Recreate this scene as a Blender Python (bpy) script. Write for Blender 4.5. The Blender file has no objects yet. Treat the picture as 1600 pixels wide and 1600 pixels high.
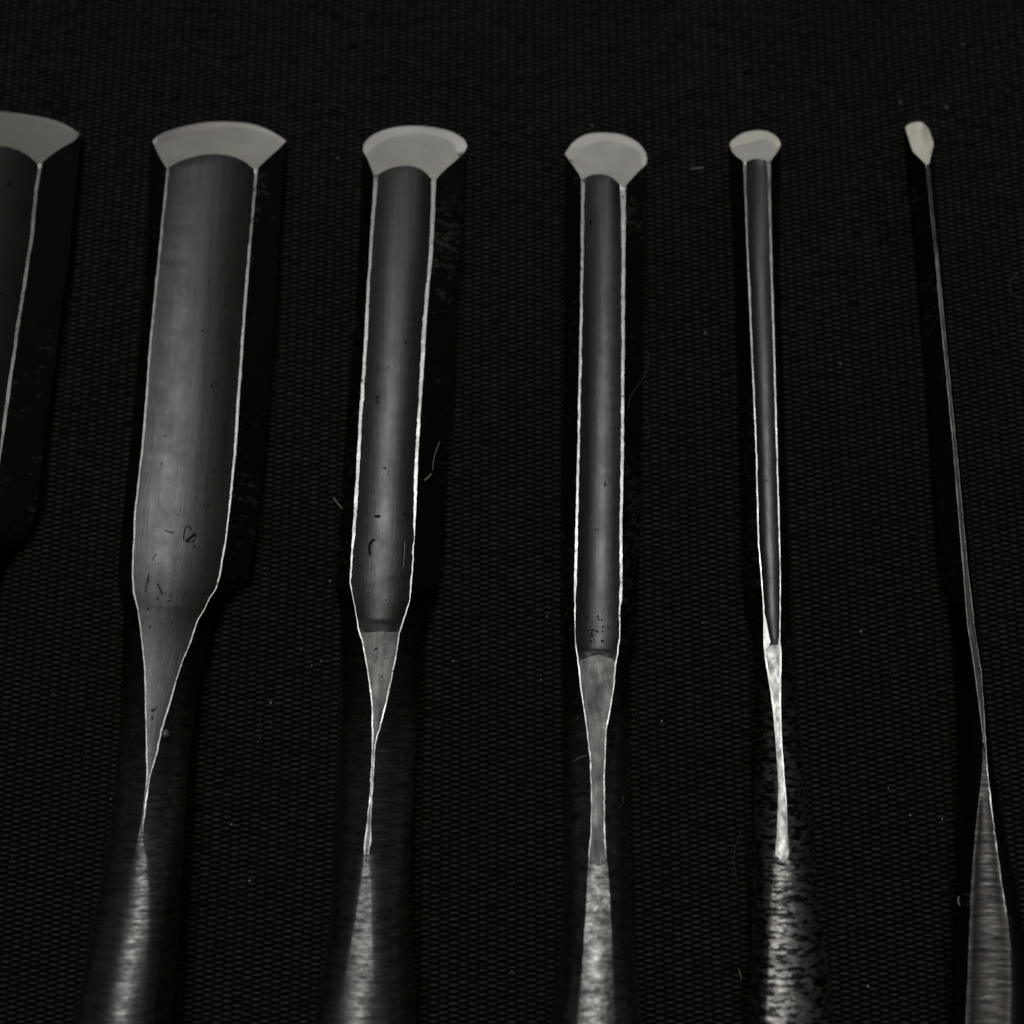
import bpy, bmesh, math, random
import numpy as np
from mathutils import Vector, Matrix

random.seed(7)
rng = np.random.default_rng(11)
sc = bpy.context.scene
COL = sc.collection
MM = 0.001

# ------------------------------------------------------------------ camera
F_PX, DIST, TILT = 1800.0, 0.123, math.radians(11.0)
cam_d = bpy.data.cameras.new('camera')
cam_d.sensor_width = 36.0
cam_d.lens = 36.0 * F_PX / 1600.0
cam_d.clip_start, cam_d.clip_end = 0.005, 20.0
cam = bpy.data.objects.new('camera', cam_d)
COL.objects.link(cam)
cam.location = (0.0, -DIST * math.sin(TILT), DIST * math.cos(TILT))
cam.rotation_euler = (TILT, 0.0, 0.0)
cam_d.dof.use_dof = True
cam_d.dof.focus_distance = 0.1165
cam_d.dof.aperture_fstop = 13.5
sc.camera = cam

# ------------------------------------------------------------------ world and lamps
w = bpy.data.worlds.new('World')
sc.world = w
w.use_nodes = True
w.node_tree.nodes['Background'].inputs['Color'].default_value = (0.95, 1.0, 0.97, 1)
w.node_tree.nodes['Background'].inputs['Strength'].default_value = 0.012


def area(name, loc, target, sx, sy, power, color=(1, 1, 1)):
    l = bpy.data.lights.new(name, 'AREA')
    l.shape, l.size, l.size_y, l.energy, l.color = 'RECTANGLE', sx, sy, power, color
    o = bpy.data.objects.new(name, l)
    COL.objects.link(o)
    o.location = loc
    o.rotation_euler = (Vector(target) - Vector(loc)).to_track_quat('-Z', 'Y').to_euler()
    return o


area('window_light', (0.16, 0.66, 0.17), (0, 0.03, 0), 0.84, 0.26, 0.60, (1.0, 0.99, 0.955))
area('ceiling_light', (-0.06, 0.06, 0.80), (0, 0, 0), 0.40, 0.30, 1.42, (1.0, 1.0, 0.97))

sc.view_settings.view_transform = 'Standard'
sc.view_settings.look = 'None'
sc.view_settings.exposure = 0.0
sc.view_settings.gamma = 1.0
sc.render.film_transparent = False

# ------------------------------------------------------------------ pixel -> place
C0 = np.array(cam.location)
RX = np.array([[1, 0, 0], [0, math.cos(TILT), -math.sin(TILT)], [0, math.sin(TILT), math.cos(TILT)]])


def ray(px, py):
    return RX @ np.array([(px - 800) / F_PX, -(py - 800) / F_PX, -1.0])


def at(px, py, z):
    """the point at height z that the photograph shows at (px, py)"""
    r = ray(px, py)
    return C0 + r * ((z - C0[2]) / r[2])


def on_plane(px, py, p0, n):
    r = ray(px, py)
    return C0 + r * (np.dot(p0 - C0, n) / np.dot(r, n))


# ------------------------------------------------------------------ materials
def new_mat(name):
    m = bpy.data.materials.new(name)
    m.use_nodes = True
    nt = m.node_tree
    return m, nt, nt.nodes['Principled BSDF']


def N(nt, kind, **kw):
    n = nt.nodes.new(kind)
    for k, v in kw.items():
        if k in n.inputs.keys():
            n.inputs[k].default_value = v
        else:
            setattr(n, k, v)
    return n


def coords(nt, scale, rot=(0, 0, 0)):
    tc = N(nt, 'ShaderNodeTexCoord')
    mp = N(nt, 'ShaderNodeMapping')
    mp.inputs['Scale'].default_value = scale
    mp.inputs['Rotation'].default_value = rot
    nt.links.new(tc.outputs['Object'], mp.inputs['Vector'])
    return mp.outputs['Vector']


def noise(nt, scale, detail=4.0, rough=0.6, rot=(0, 0, 0)):
    n = N(nt, 'ShaderNodeTexNoise', Scale=1.0, Detail=detail, Roughness=rough)
    nt.links.new(coords(nt, scale, rot), n.inputs['Vector'])
    return n.outputs['Fac']


def ramp(nt, fac, stops):
    r = N(nt, 'ShaderNodeValToRGB')
    els = r.color_ramp.elements
    while len(els) < len(stops):
        els.new(0.5)
    for e, (p, c) in zip(els, stops):
        e.position = p
        e.color = (c, c, c, 1) if not isinstance(c, tuple) else (*c, 1)
    nt.links.new(fac, r.inputs['Fac'])
    return r.outputs['Color']


def mul(nt, a, b):
    m = N(nt, 'ShaderNodeMix', data_type='RGBA', blend_type='MULTIPLY')
    m.inputs['Factor'].default_value = 1.0
    nt.links.new(a, m.inputs[6])
    nt.links.new(b, m.inputs[7])
    return m.outputs[2]


def mixc(nt, fac, a, b):
    m = N(nt, 'ShaderNodeMix', data_type='RGBA')
    nt.links.new(fac, m.inputs['Factor'])
    for s, i in ((a, 6), (b, 7)):
        if isinstance(s, tuple):
            m.inputs[i].default_value = (*s, 1)
        else:
            nt.links.new(s, m.inputs[i])
    return m.outputs[2]


def bump(nt, bsdf, facs, strength, dist):
    prev = None
    for f, s, d in zip(facs, strength, dist):
        b = N(nt, 'ShaderNodeBump', Strength=s, Distance=d)
        nt.links.new(f, b.inputs['Height'])
        if prev is not None:
            nt.links.new(prev, b.inputs['Normal'])
        prev = b.outputs['Normal']
    nt.links.new(prev, bsdf.inputs['Normal'])


def steel(name, lo, hi, rough, metal=1.0, streak=(260, 40, 260), scratch=(300, 9000, 300), sb=0.25, spots=None, mott=(500, 500, 500), bd=0.00004, rvar=0.12, sc_=0.72, fade=None):
    m, nt, b = new_mat(name)
    n1 = noise(nt, mott, 6, 0.65)
    n2 = noise(nt, streak, 5, 0.6)
    c = ramp(nt, n1, [(0.3, lo), (0.7, hi)])
    c = mul(nt, c, ramp(nt, n2, [(0.3, sc_), (0.7, 1.0)]))
    if spots:
        c = mul(nt, c, ramp(nt, noise(nt, spots[0], 3, 0.6), [(spots[1], 0.12), (spots[1] + 0.07, 1.0)]))
    b.inputs['Metallic'].default_value = metal
    if fade:            # black forge scale near the neck, ground away towards the handle
        tc = N(nt, 'ShaderNodeTexCoord')
        sx = N(nt, 'ShaderNodeSeparateXYZ')
        nt.links.new(tc.outputs['Object'], sx.inputs[0])
        mr = N(nt, 'ShaderNodeMapRange')
        mr.inputs['From Min'].default_value, mr.inputs['From Max'].default_value = fade
        mr.inputs['To Min'].default_value, mr.inputs['To Max'].default_value = -0.25, 0.55
        nt.links.new(sx.outputs['Y'], mr.inputs['Value'])
        ad = N(nt, 'ShaderNodeMath', operation='ADD')
        nt.links.new(mr.outputs[0], ad.inputs[0])
        nt.links.new(noise(nt, (700, 1100, 700), 6, 0.75), ad.inputs[1])
        fc = ramp(nt, ad.outputs[0], [(0.25, 0.0), (0.95, 1.0)])
        c = mixc(nt, fc, (0.012, 0.012, 0.0115), c)
    nt.links.new(c, b.inputs['Base Color'])
    nt.links.new(ramp(nt, n1, [(0.3, rough + rvar), (0.7, max(0.05, rough - rvar))]), b.inputs['Roughness'])
    n3 = noise(nt, scratch, 3, 0.7)
    bump(nt, b, [n3], [sb], [bd])
    return m


M = {}
M['groove'] = steel('dull_hollow_steel', (0.128, 0.13, 0.128), (0.178, 0.18, 0.175), 0.39, streak=(1500, 40, 1500), scratch=(3600, 420, 3600), sb=0.35, spots=((800, 700, 800), 0.26), mott=(420, 300, 420), rvar=0.05, sc_=0.74)
M['rim'] = steel('bright_ground_steel', (0.62, 0.62, 0.61), (0.95, 0.95, 0.93), 0.36, streak=(300, 900, 300), scratch=(2500, 2500, 2500), sb=0.4, spots=((1300, 1500, 1300), 0.29), mott=(260, 330, 260))
M['bevel'] = steel('honed_bevel_steel', (0.62, 0.615, 0.58), (0.68, 0.675, 0.64), 0.50, streak=(60, 300, 60), scratch=(700, 5200, 700), sb=0.22, mott=(220, 220, 220), rvar=0.06, sc_=0.88)
M['micro'] = steel('bright_honed_steel', (0.72, 0.71, 0.68), (0.79, 0.78, 0.75), 0.44, streak=(60, 300, 60), scratch=(900, 9000, 900), sb=0.05, mott=(160, 160, 160), rvar=0.03)
M['shank_steel'] = steel('scratched_shank_steel', (0.09, 0.09, 0.087), (0.46, 0.46, 0.445), 0.42, streak=(350, 3600, 350), scratch=(600, 3400, 600), sb=1.0, bd=0.00007, mott=(900, 3000, 900), sc_=0.3, fade=(-0.008, -0.034))
M['flecked_steel'] = steel('flecked_shank_steel', (0.07, 0.07, 0.067), (0.60, 0.60, 0.58), 0.40, streak=(700, 2600, 700), scratch=(1400, 3000, 1400), sb=1.0, bd=0.00007, mott=(700, 1300, 700), sc_=0.35, fade=(-0.008, -0.036))
M['worn_steel'] = steel('rust_flecked_steel', (0.16, 0.157, 0.15), (0.92, 0.91, 0.87), 0.42, streak=(700, 2400, 700), scratch=(1300, 3200, 1300), sb=1.0, spots=((900, 2500, 900), 0.45), bd=0.00008, mott=(1000, 2600, 1000), sc_=0.35, fade=(-0.006, -0.028))
M['dark_steel'] = steel('dark_filed_steel', (0.04, 0.039, 0.036), (0.15, 0.147, 0.138), 0.40, streak=(260, 5200, 260), scratch=(420, 4200, 420), sb=0.9, bd=0.00006, mott=(500, 3000, 500), sc_=0.5, fade=(-0.008, -0.034))
M['neck_bright'] = steel('bright_scraped_neck_steel', (0.42, 0.42, 0.41), (0.88, 0.88, 0.86), 0.42, streak=(900, 700, 900), scratch=(2000, 1800, 2000), sb=0.6, mott=(1300, 700, 1300), sc_=0.6)
M['neck_face'] = steel('grey_neck_steel', (0.13, 0.13, 0.126), (0.26, 0.26, 0.252), 0.44, streak=(1500, 110, 1500), scratch=(2600, 500, 2600), sb=0.5, mott=(420, 260, 420), sc_=0.5, spots=((900, 700, 900), 0.27))


def scale_mat(name, bright, amount, spread, rough=0.5, fine=(900, 1500, 900), fade=None):
    """black forge scale, rubbed through to grey steel in flecks"""
    m, nt, b = new_mat(name)
    n1 = noise(nt, fine, 6, 0.75)
    n2 = noise(nt, (130, 90, 130), 3, 0.6)
    add = N(nt, 'ShaderNodeMath', operation='ADD')
    nt.links.new(n1, add.inputs[0])
    k = N(nt, 'ShaderNodeMath', operation='MULTIPLY')
    k.inputs[1].default_value = 0.55
    nt.links.new(n2, k.inputs[0])
    nt.links.new(k.outputs[0], add.inputs[1])
    if fade:            # the scale is rubbed off further towards the handle
        tc = N(nt, 'ShaderNodeTexCoord')
        sx = N(nt, 'ShaderNodeSeparateXYZ')
        nt.links.new(tc.outputs['Object'], sx.inputs[0])
        mr = N(nt, 'ShaderNodeMapRange')
        mr.inputs['From Min'].default_value, mr.inputs['From Max'].default_value = fade[0], fade[1]
        mr.inputs['To Min'].default_value, mr.inputs['To Max'].default_value = -fade[2], 0.0
        nt.links.new(sx.outputs['Y'], mr.inputs['Value'])
        ad2 = N(nt, 'ShaderNodeMath', operation='ADD')
        nt.links.new(add.outputs[0], ad2.inputs[0])
        nt.links.new(mr.outputs[0], ad2.inputs[1])
        add = ad2
    fac = ramp(nt, add.outputs[0], [(amount, 0.0), (min(1.0, amount + spread), 1.0)])
    c = mixc(nt, fac, (0.0045, 0.0047, 0.0045), (bright, bright, bright * 0.96))
    nt.links.new(c, b.inputs['Base Color'])
    nt.links.new(fac, b.inputs['Metallic'])
    b.inputs['Roughness'].default_value = rough
    b.inputs['Specular IOR Level'].default_value = 0.09
    n3 = noise(nt, (350, 6000, 350), 4, 0.7)
    bump(nt, b, [n3, n1], [0.35, 0.3], [0.00004, 0.00006])
    return m


M['groove_low'] = steel('grey_neck_hollow_steel', (0.20, 0.20, 0.195), (0.33, 0.33, 0.322), 0.44, streak=(700, 40, 700), scratch=(3000, 900, 3000), sb=0.15, spots=((900, 900, 900), 0.25), mott=(400, 300, 400), rvar=0.06)
M['warm_bevel'] = steel('warm_honed_steel', (0.78, 0.75, 0.66), (0.88, 0.85, 0.75), 0.44, streak=(60, 300, 60), scratch=(700, 5200, 700), sb=0.2, mott=(200, 200, 200), rvar=0.05, sc_=0.9)
M['warm_micro'] = steel('warm_bright_honed_steel', (0.93, 0.90, 0.80), (0.97, 0.94, 0.84), 0.42, streak=(60, 300, 60), scratch=(700, 5200, 700), sb=0.15, mott=(200, 200, 200), rvar=0.04, sc_=0.92)
M['scale'] = scale_mat('black_forge_scale', 0.11, 0.88, 0.16, 0.5)

# cloth
m, nt, b = new_mat('black_nylon_cloth')
c = ramp(nt, noise(nt, (60, 60, 60), 4, 0.6), [(0.3, (0.9, 0.9, 0.86)), (0.7, (1.1, 1.1, 1.05))])
shade_node = N(nt, 'ShaderNodeAttribute', attribute_name='weave_shading')
c = mul(nt, c, mixc(nt, shade_node.outputs['Fac'], (0.0030, 0.0031, 0.0029), (0.056, 0.0562, 0.0545)))  # shade of the weave valleys put into the base colour
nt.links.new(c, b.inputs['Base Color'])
b.inputs['Roughness'].default_value = 0.6
b.inputs['Specular IOR Level'].default_value = 0.03
bump(nt, b, [noise(nt, (9000, 5000, 9000), 3, 0.7)], [0.5], [0.00003])
M['cloth'] = m

m, nt, b = new_mat('pale_lint')
b.inputs['Base Color'].default_value = (0.32, 0.31, 0.28, 1)
b.inputs['Roughness'].default_value = 0.8
M['lint'] = m
m, nt, b = new_mat('grey_lint')
b.inputs['Base Color'].default_value = (0.10, 0.10, 0.09, 1)
b.inputs['Roughness'].default_value = 0.8
M['lint_dark'] = m
m, nt, b = new_mat('stamped_recess')
b.inputs['Base Color'].default_value = (0.006, 0.006, 0.006, 1)
b.inputs['Roughness'].default_value = 0.7
M['stamp'] = m
m, nt, b = new_mat('rust_pit')
b.inputs['Base Color'].default_value = (0.022, 0.021, 0.019, 1)
b.inputs['Roughness'].default_value = 0.7
M['pit'] = m
m, nt, b = new_mat('clear_drop')
b.inputs['Base Color'].default_value = (0.5, 0.5, 0.48, 1)
b.inputs['Roughness'].default_value = 0.15
b.inputs['Transmission Weight'].default_value = 0.75
M['drop'] = m


# ------------------------------------------------------------------ mesh helpers
def mesh_obj(name, verts, faces, mat, parent=None, smooth=True):
    me = bpy.data.meshes.new(name)
    me.from_pydata([tuple(v) for v in verts], [], faces)
    me.update()
    bm = bmesh.new()
    bm.from_mesh(me)
    bmesh.ops.remove_doubles(bm, verts=bm.verts, dist=1e-6)
    bm.to_mesh(me)
    bm.free()
    if smooth:
        me.polygons.foreach_set('use_smooth', [True] * len(me.polygons))
    me.materials.append(mat)
    o = bpy.data.objects.new(name, me)
    COL.objects.link(o)
    if parent is not None:
        o.parent = parent
        o.matrix_parent_inverse = Matrix.Translation(-parent.location)
    return o


def tube_geo(pts, r, nseg=5):
    pts = [np.array(p, float) for p in pts]
    V, Fc = [], []
    for i, p in enumerate(pts):
        t = pts[min(i + 1, len(pts) - 1)] - pts[max(i - 1, 0)]
        t = t / (np.linalg.norm(t) + 1e-12)
        a = np.cross(t, [0, 0, 1])
        if np.linalg.norm(a) < 1e-6:
            a = np.array([1, 0, 0])
        a /= np.linalg.norm(a)
        bb = np.cross(a, t)
        rr = r * (0.55 if i in (0, len(pts) - 1) else 1.0)
        for k in range(nseg):
            th = 2 * math.pi * k / nseg
            V.append(p + rr * (math.cos(th) * a + math.sin(th) * bb))
    n = len(pts)
    for i in range(n - 1):
        for k in range(nseg):
            k2 = (k + 1) % nseg
            Fc.append((i * nseg + k, i * nseg + k2, (i + 1) * nseg + k2, (i + 1) * nseg + k))
    Fc.append(tuple(range(nseg - 1, -1, -1)))
    Fc.append(tuple((n - 1) * nseg + k for k in range(nseg)))
    return V, Fc


def smooth_path(pts, n):
    """Catmull-Rom through 2-D or 3-D points"""
    P = np.array(pts, float)
    P = np.vstack([2 * P[0] - P[1], P, 2 * P[-1] - P[-2]])
    out = []
    for i in range(1, len(P) - 2):
        for s in np.linspace(0, 1, n, endpoint=False):
            a, b_, c_, d = P[i - 1], P[i], P[i + 1], P[i + 2]
            out.append(0.5 * (2 * b_ + (c_ - a) * s + (2 * a - 5 * b_ + 4 * c_ - d) * s * s + (-a + 3 * b_ - 3 * c_ + d) * s ** 3))
    out.append(P[-2])
    return np.array(out)


def resample(pts, n):
    P = smooth_path(pts, 8)
    L = np.concatenate([[0], np.cumsum(np.linalg.norm(np.diff(P, axis=0), axis=1))])
    t = np.linspace(0, L[-1], n)
    return np.stack([np.interp(t, L, P[:, k]) for k in range(P.shape[1])], 1)


# ------------------------------------------------------------------ cloth with a real woven relief
def build_cloth():
    PX, PY = 1.94 * MM, 0.563 * MM
    xs = np.arange(-66 * MM, 66 * MM, PX / 10)
    ys = np.arange(-63 * MM, 68 * MM, PY / 6)
    ox = np.array([-0.30, -0.2, -0.12])
    xs = np.concatenate([ox, xs, -ox[::-1]])
    oy = np.array([-0.30, -0.2, -0.12])
    ys = np.concatenate([oy, ys, -oy[::-1]])
    X, Y = np.meshgrid(xs, ys)
    def wob(sx, sy, ph):
        return np.sin(X * sx + ph) * np.cos(Y * sy + ph * 1.7)
    # threads are not ruled: slow drift and small per-thread jitter
    col = np.floor(X / (PX / 2) + 0.5).astype(int)
    row = np.floor(Y / (PY / 2) + 0.5).astype(int)
    jc = rng.normal(0, 1, 2000)[col % 2000]
    jr = rng.normal(0, 1, 4000)[row % 4000]
    U = X + 0.10 * MM * wob(90, 60, 0.3) + 0.05 * MM * wob(300, 40, 1.1)
    Vv = Y + 0.55 * MM * wob(26, 20, 0.9) + 0.12 * MM * wob(120, 70, 2.2) + 0.018 * MM * jc
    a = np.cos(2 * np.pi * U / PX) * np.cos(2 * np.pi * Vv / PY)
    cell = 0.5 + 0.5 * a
    amp = 0.15 * MM * (1 + 0.16 * jr * 0.6 + 0.12 * rng.normal(0, 1, (300, 700))[row % 300, col % 700])
    Z = amp * (cell ** 1.3) - 0.175 * MM
    # fine cross threads between the floats
    Z += 0.010 * MM * np.cos(2 * np.pi * U / PX * 2 + 2 * np.pi * Vv / PY)
    Z += 0.25 * MM * (np.sin(X * 55 + 0.5) * np.sin(Y * 37 + 1.2) - 1) * 0.5
    ny, nx = X.shape
    V = np.stack([X, Y, Z], -1).reshape(-1, 3).astype(np.float32)
    i = np.arange(ny - 1)[:, None] * nx + np.arange(nx - 1)[None, :]
    quads = np.stack([i, i + 1, i + nx + 1, i + nx], -1).reshape(-1, 4).astype(np.int32)
    me = bpy.data.meshes.new('cloth')
    me.vertices.add(len(V))
    me.vertices.foreach_set('co', V.ravel())
    me.loops.add(quads.size)
    me.loops.foreach_set('vertex_index', quads.ravel())
    me.polygons.add(len(quads))
    me.polygons.foreach_set('loop_start', np.arange(0, quads.size, 4, dtype=np.int32))
    me.polygons.foreach_set('use_smooth', np.ones(len(quads), dtype=bool))
    me.update(calc_edges=True)
    # painted shade: the tops of the weave coloured lighter, the valleys near black
    weave_shading = np.clip((cell - 0.40) / 0.62, 0, 1)
    weave_shading = weave_shading * weave_shading * (3 - 2 * weave_shading)
    weave_shading *= 1 + 0.25 * rng.normal(0, 1, (300, 700))[row % 300, col % 700]
    att = me.attributes.new('weave_shading', 'FLOAT', 'POINT')
    att.data.foreach_set('value', np.clip(weave_shading, 0, 1.6).astype(np.float32).ravel())
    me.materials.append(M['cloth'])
    o = bpy.data.objects.new('cloth_ground', me)
    COL.objects.link(o)
    o['kind'] = 'structure'
    o['label'] = 'black woven cloth with fine ribbed weave under the chisels'
    return o


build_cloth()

# ------------------------------------------------------------------ chisels
NS, NG, NB = 6, 10, 18      # points across a side, the hollow, the underside


def vnoise(y, seed, step):
    r = np.random.default_rng(seed).normal(0, 1, 4000)
    t = np.asarray(y) / step + 1000
    i = np.floor(t).astype(int)
    f = t - i
    f = f * f * (3 - 2 * f)
    return r[i % 4000] * (1 - f) + r[(i + 1) % 4000] * f


def tab(rows):
    a = np.array(rows, float)
    return lambda y: np.interp(y, a[:, 0], a[:, 1])


def build_chisel(spec):
    root = bpy.data.objects.new('chisel', None)
    root.empty_display_size = 0.01
    COL.objects.link(root)
    root.location = at((np.interp(1500, *np.array(spec['outL']).T) + np.interp(1500, *np.array(spec['outR']).T)) / 2, 1500, 0)
    root['label'] = spec['label']
    root['category'] = 'chisel'
    root['group'] = 'chisels laid side by side on the black cloth'

    tip = spec['tip']
    apex = np.array(spec['apex'], float)
    # bevel plane: goes through the middle of the cutting edge, slopes up towards the shank
    y_end = spec['y_end']
    oL, oR = tab(spec['outL']), tab(spec['outR'])
    yb = 700
    axis = at((oL(300) + oR(300)) / 2, 300, 0) - at((oL(yb) + oR(yb)) / 2, yb, 0)
    axis /= np.linalg.norm(axis)
    side = np.cross(axis, [0, 0, 1])
    al = math.radians(spec['alpha'])
    roll = math.radians(spec.get('roll', 0))
    n = axis * math.sin(al) + np.array([0, 0, 1]) * math.cos(al)
    n = n + side * math.sin(roll)
    n /= np.linalg.norm(n)
    p0 = at(apex[0], apex[1], 0.15 * MM)
    P = lambda q: on_plane(q[0], q[1], p0, n)

    # --- station 0: the border of the bevel, traced clockwise from the left corner
    left = resample(spec['bev_left'], NS)          # left corner .. left rim outer
    grv = resample(spec['bev_groove'], NG)         # left rim inner .. right rim inner
    right = resample(spec['bev_right'], NS)        # right rim outer .. right corner
    edge = resample(spec['edge'], NB + 1)          # left corner .. right corner along the cutting edge
    inner = resample(spec['inner'], NB + 1)        # border of the narrow honed strip
    top0 = [P(q) for q in left] + [P(q) for q in grv] + [P(q) for q in right]
    edge3 = [P(q) for q in edge]
    edge3[0], edge3[-1] = top0[0], top0[-1]
    inner3 = [P(q) for q in inner]
    inner3[0], inner3[-1] = P(spec['inner'][0]), P(spec['inner'][-1])
    # the honed strip is a little steeper: drop the very edge
    e_low = []
    for k, (a, b_) in enumerate(zip(edge3, inner3)):
        d = min(np.linalg.norm(a - b_) * spec.get('micro', 0.08), max(0.0, a[2] - 0.02 * MM))
        e_low.append(a - np.array([0, 0, d]) * (1 if 0 < k < NB else 0))
    zrim0 = 0.5 * (top0[NS - 1][2] + top0[NS + NG][2])
    zout0 = 0.5 * (top0[0][2] + top0[-1][2])
    g0 = zrim0 - min(v[2] for v in top0[NS:NS + NG])
    spec['info'] = (round(zrim0 / MM, 2), round(zout0 / MM, 2), round(g0 / MM, 2))

    # --- stations down the length
    y0 = tip
    ys = [y0 + 8]
    while ys[-1] < y_end:
        ys.append(ys[-1] + 5.0)
    for b_ in spec['breaks']:
        k = int(np.argmin(np.abs(np.array(ys) - b_)))
        ys[k] = b_
    ys = np.array(sorted(ys))
    rLo, rLi, rRi, rRo = (tab(spec[k]) for k in ('rLo', 'rLi', 'rRi', 'rRo'))
    def soft(f, w):
        return lambda y: float(np.mean([f(max(tip, y + d)) for d in np.linspace(-w, w, 9)]))
    H = soft(tab([[tip, zrim0 / MM]] + spec['H']), 40)
    ZO = soft(tab([[tip, zout0 / MM]] + spec['ZO']), 40)
    G = tab([[tip, g0 / MM]] + spec['G'])
    if spec['id'] in (1, 2):
        G = soft(G, 35)
    BUL = soft(tab(spec['bulge']), 30)
    DL = soft(tab(spec.get('drop_left', [(0, 0), (1, 0)])), 30)
    rows = []
    sd = spec['id'] * 50
    jit = spec.get('jit', 0.45)
    for yi, y in enumerate(ys):
        fade = min(1.0, (y - tip) / 40.0)
        h, zo, g, bu = H(y) * MM, ZO(y) * MM, G(y) * MM, BUL(y)
        a = rLo(y) + jit * fade * (vnoise(y, sd + 1, 7) + 0.6 * vnoise(y, sd + 2, 31)) * 0.7
        b_ = rLi(y) + jit * fade * (vnoise(y, sd + 3, 6) + 0.8 * vnoise(y, sd + 4, 24))
        c_ = rRi(y) + jit * fade * (vnoise(y, sd + 5, 6) + 0.8 * vnoise(y, sd + 6, 24))
        d = rRo(y) + jit * fade * (vnoise(y, sd + 7, 7) + 0.6 * vnoise(y, sd + 8, 31)) * 0.7
        th_ = 0.5 * max(spec.get('thin', 0.0), 0.97 * max(0.0, 1 - abs(y - spec['neck_end']) / 45.0)) * fade
        a, b_, c_, d = a + th_ * 0.4 * (b_ - a), b_ - th_ * (b_ - a), c_ + th_ * (d - c_), d - th_ * 0.4 * (d - c_)
        mid = 0.5 * (a + d)
        if b_ < a + 0.5: b_ = a + 0.5
        if c_ > d - 0.5: c_ = d - 0.5
        if c_ < b_ + 0.4:
            mid = 0.5 * (b_ + c_)
            b_, c_ = mid - 0.2, mid + 0.2
            a, d = min(a, b_ - 0.6), max(d, c_ + 0.6)
        ol, orr = oL(y), oR(y)
        # bevel border lies further up than the outer corners: shear stations near the tip
        s0 = max(0.0, 1 - (y - tip) / 60.0)
        dk = max(0.0, 1 - (y - tip) / 160.0)
        yl, yr = y + dk * (left[0][1] - tip), y + dk * (right[-1][1] - tip)
        zl, zr = zo + dk * (top0[0][2] - zout0), zo + dk * (top0[-1][2] - zout0)
        al_, ar_ = y + dk * (left[-1][1] - tip), y + dk * (right[0][1] - tip)
        bl_, br_ = y + dk * (grv[0][1] - tip), y + dk * (grv[-1][1] - tip)
        hl, hr = h - DL(y) * MM + dk * (top0[NS - 1][2] - zrim0), h + dk * (top0[NS + NG][2] - zrim0)
        tB, tC = (b_ - a) / (d - a), (c_ - a) / (d - a)
        hB, hC = hl + (hr - hl) * tB, hl + (hr - hl) * tC
        PL = at(ol + dk * (left[0][0] - oL(tip)), yl, zl)
        PR = at(orr + dk * (right[-1][0] - oR(tip)), yr, zr)
        A, B_, Cc, D = at(a, al_, hl), at(b_, bl_, hB), at(c_, br_, hC), at(d, ar_, hr)
        pts = []
        for k in range(NS):
            t = k / (NS - 1)
            th = t * math.pi / 2
            lin = PL * (1 - t) + A * t
            ell = np.array([A[0] + (PL[0] - A[0]) * math.cos(th), A[1] * t + PL[1] * (1 - t), zo + (A[2] - zo) * math.sin(th)])
            pts.append(lin * (1 - bu) + ell * bu)
        for k in range(NG):
            t = k / (NG - 1)
            q = B_ * (1 - t) + Cc * t
            q = q + dk * (top0[NS + k] - (top0[NS] * (1 - t) + top0[NS + NG - 1] * t) + np.array([0, 0, g * (1 - (2 * t - 1) ** 2)]))
            tt = tB + (tC - tB) * t if g < 0 else t
            q = q - np.array([0, 0, g * (1 - (2 * tt - 1) ** 2)])
            pts.append(q)
        for k in range(NS):
            t = 1 - k / (NS - 1)
            th = t * math.pi / 2
            lin = PR * (1 - t) + D * t
            ell = np.array([D[0] + (PR[0] - D[0]) * math.cos(th), D[1] * t + PR[1] * (1 - t), zo + (h - zo) * math.sin(th)])
            pts.append(lin * (1 - bu) + ell * bu)
        bot = []
        for k in range(1, NB):
            t = 2 * k / NB - 1
            q = PL * (0.5 - t / 2) + PR * (0.5 + t / 2)
            par = t * t
            el = 1 - math.sqrt(max(0.0, 1 - t * t))
            q[2] = zo * (par * (1 - bu) + el * bu)
            bot.append(q)
        rows.append((pts, bot))
    NT = 2 * NS + NG
    st0 = (top0, e_low[1:NB])
    rows = [st0] + rows
    ysx = np.concatenate([[tip], ys])


    # --- the joins between hollow, neck and shank are ground by hand: arched and ragged
    near = lambda y: int(np.argmin(np.abs(ysx - y)))
    for yj, arch, rag in ((spec['groove_end'], spec.get('arch', 0.0), 1.6), (spec['neck_end'], 0.0, spec.get('rag', 5.0))):
        rj = near(yj)
        for dr, fall in ((-2, 0.3), (-1, 0.65), (0, 1.0), (1, 0.65), (2, 0.3)):
            for k in range(NG):
                t = k / (NG - 1)
                jag = float(vnoise(k, sd + 20 + int(yj) % 7, 1.3))
                if yj == spec['neck_end']:      # a ragged tongue of bright steel runs down the shank
                    jag = -0.6 - abs(jag)
                sh_px = arch * (1 - (2 * t - 1) ** 2) + rag * jag * math.sin(math.pi * t)
                rows[rj + dr][0][NS + k] = rows[rj + dr][0][NS + k] + axis * (sh_px / 15.0 * MM * fall)

    # --- strips
    def strip(name, i0, i1, r0, r1, mat, parent=root, smooth=True):
        V = [rows[r][0][i] for r in range(r0, r1 + 1) for i in range(i0, i1 + 1)]
        wd = i1 - i0 + 1
        Fc = [(r * wd + i, (r + 1) * wd + i, (r + 1) * wd + i + 1, r * wd + i + 1) for r in range(r1 - r0) for i in range(wd - 1)]
        return mesh_obj(name, V, Fc, mat, parent, smooth)

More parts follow.
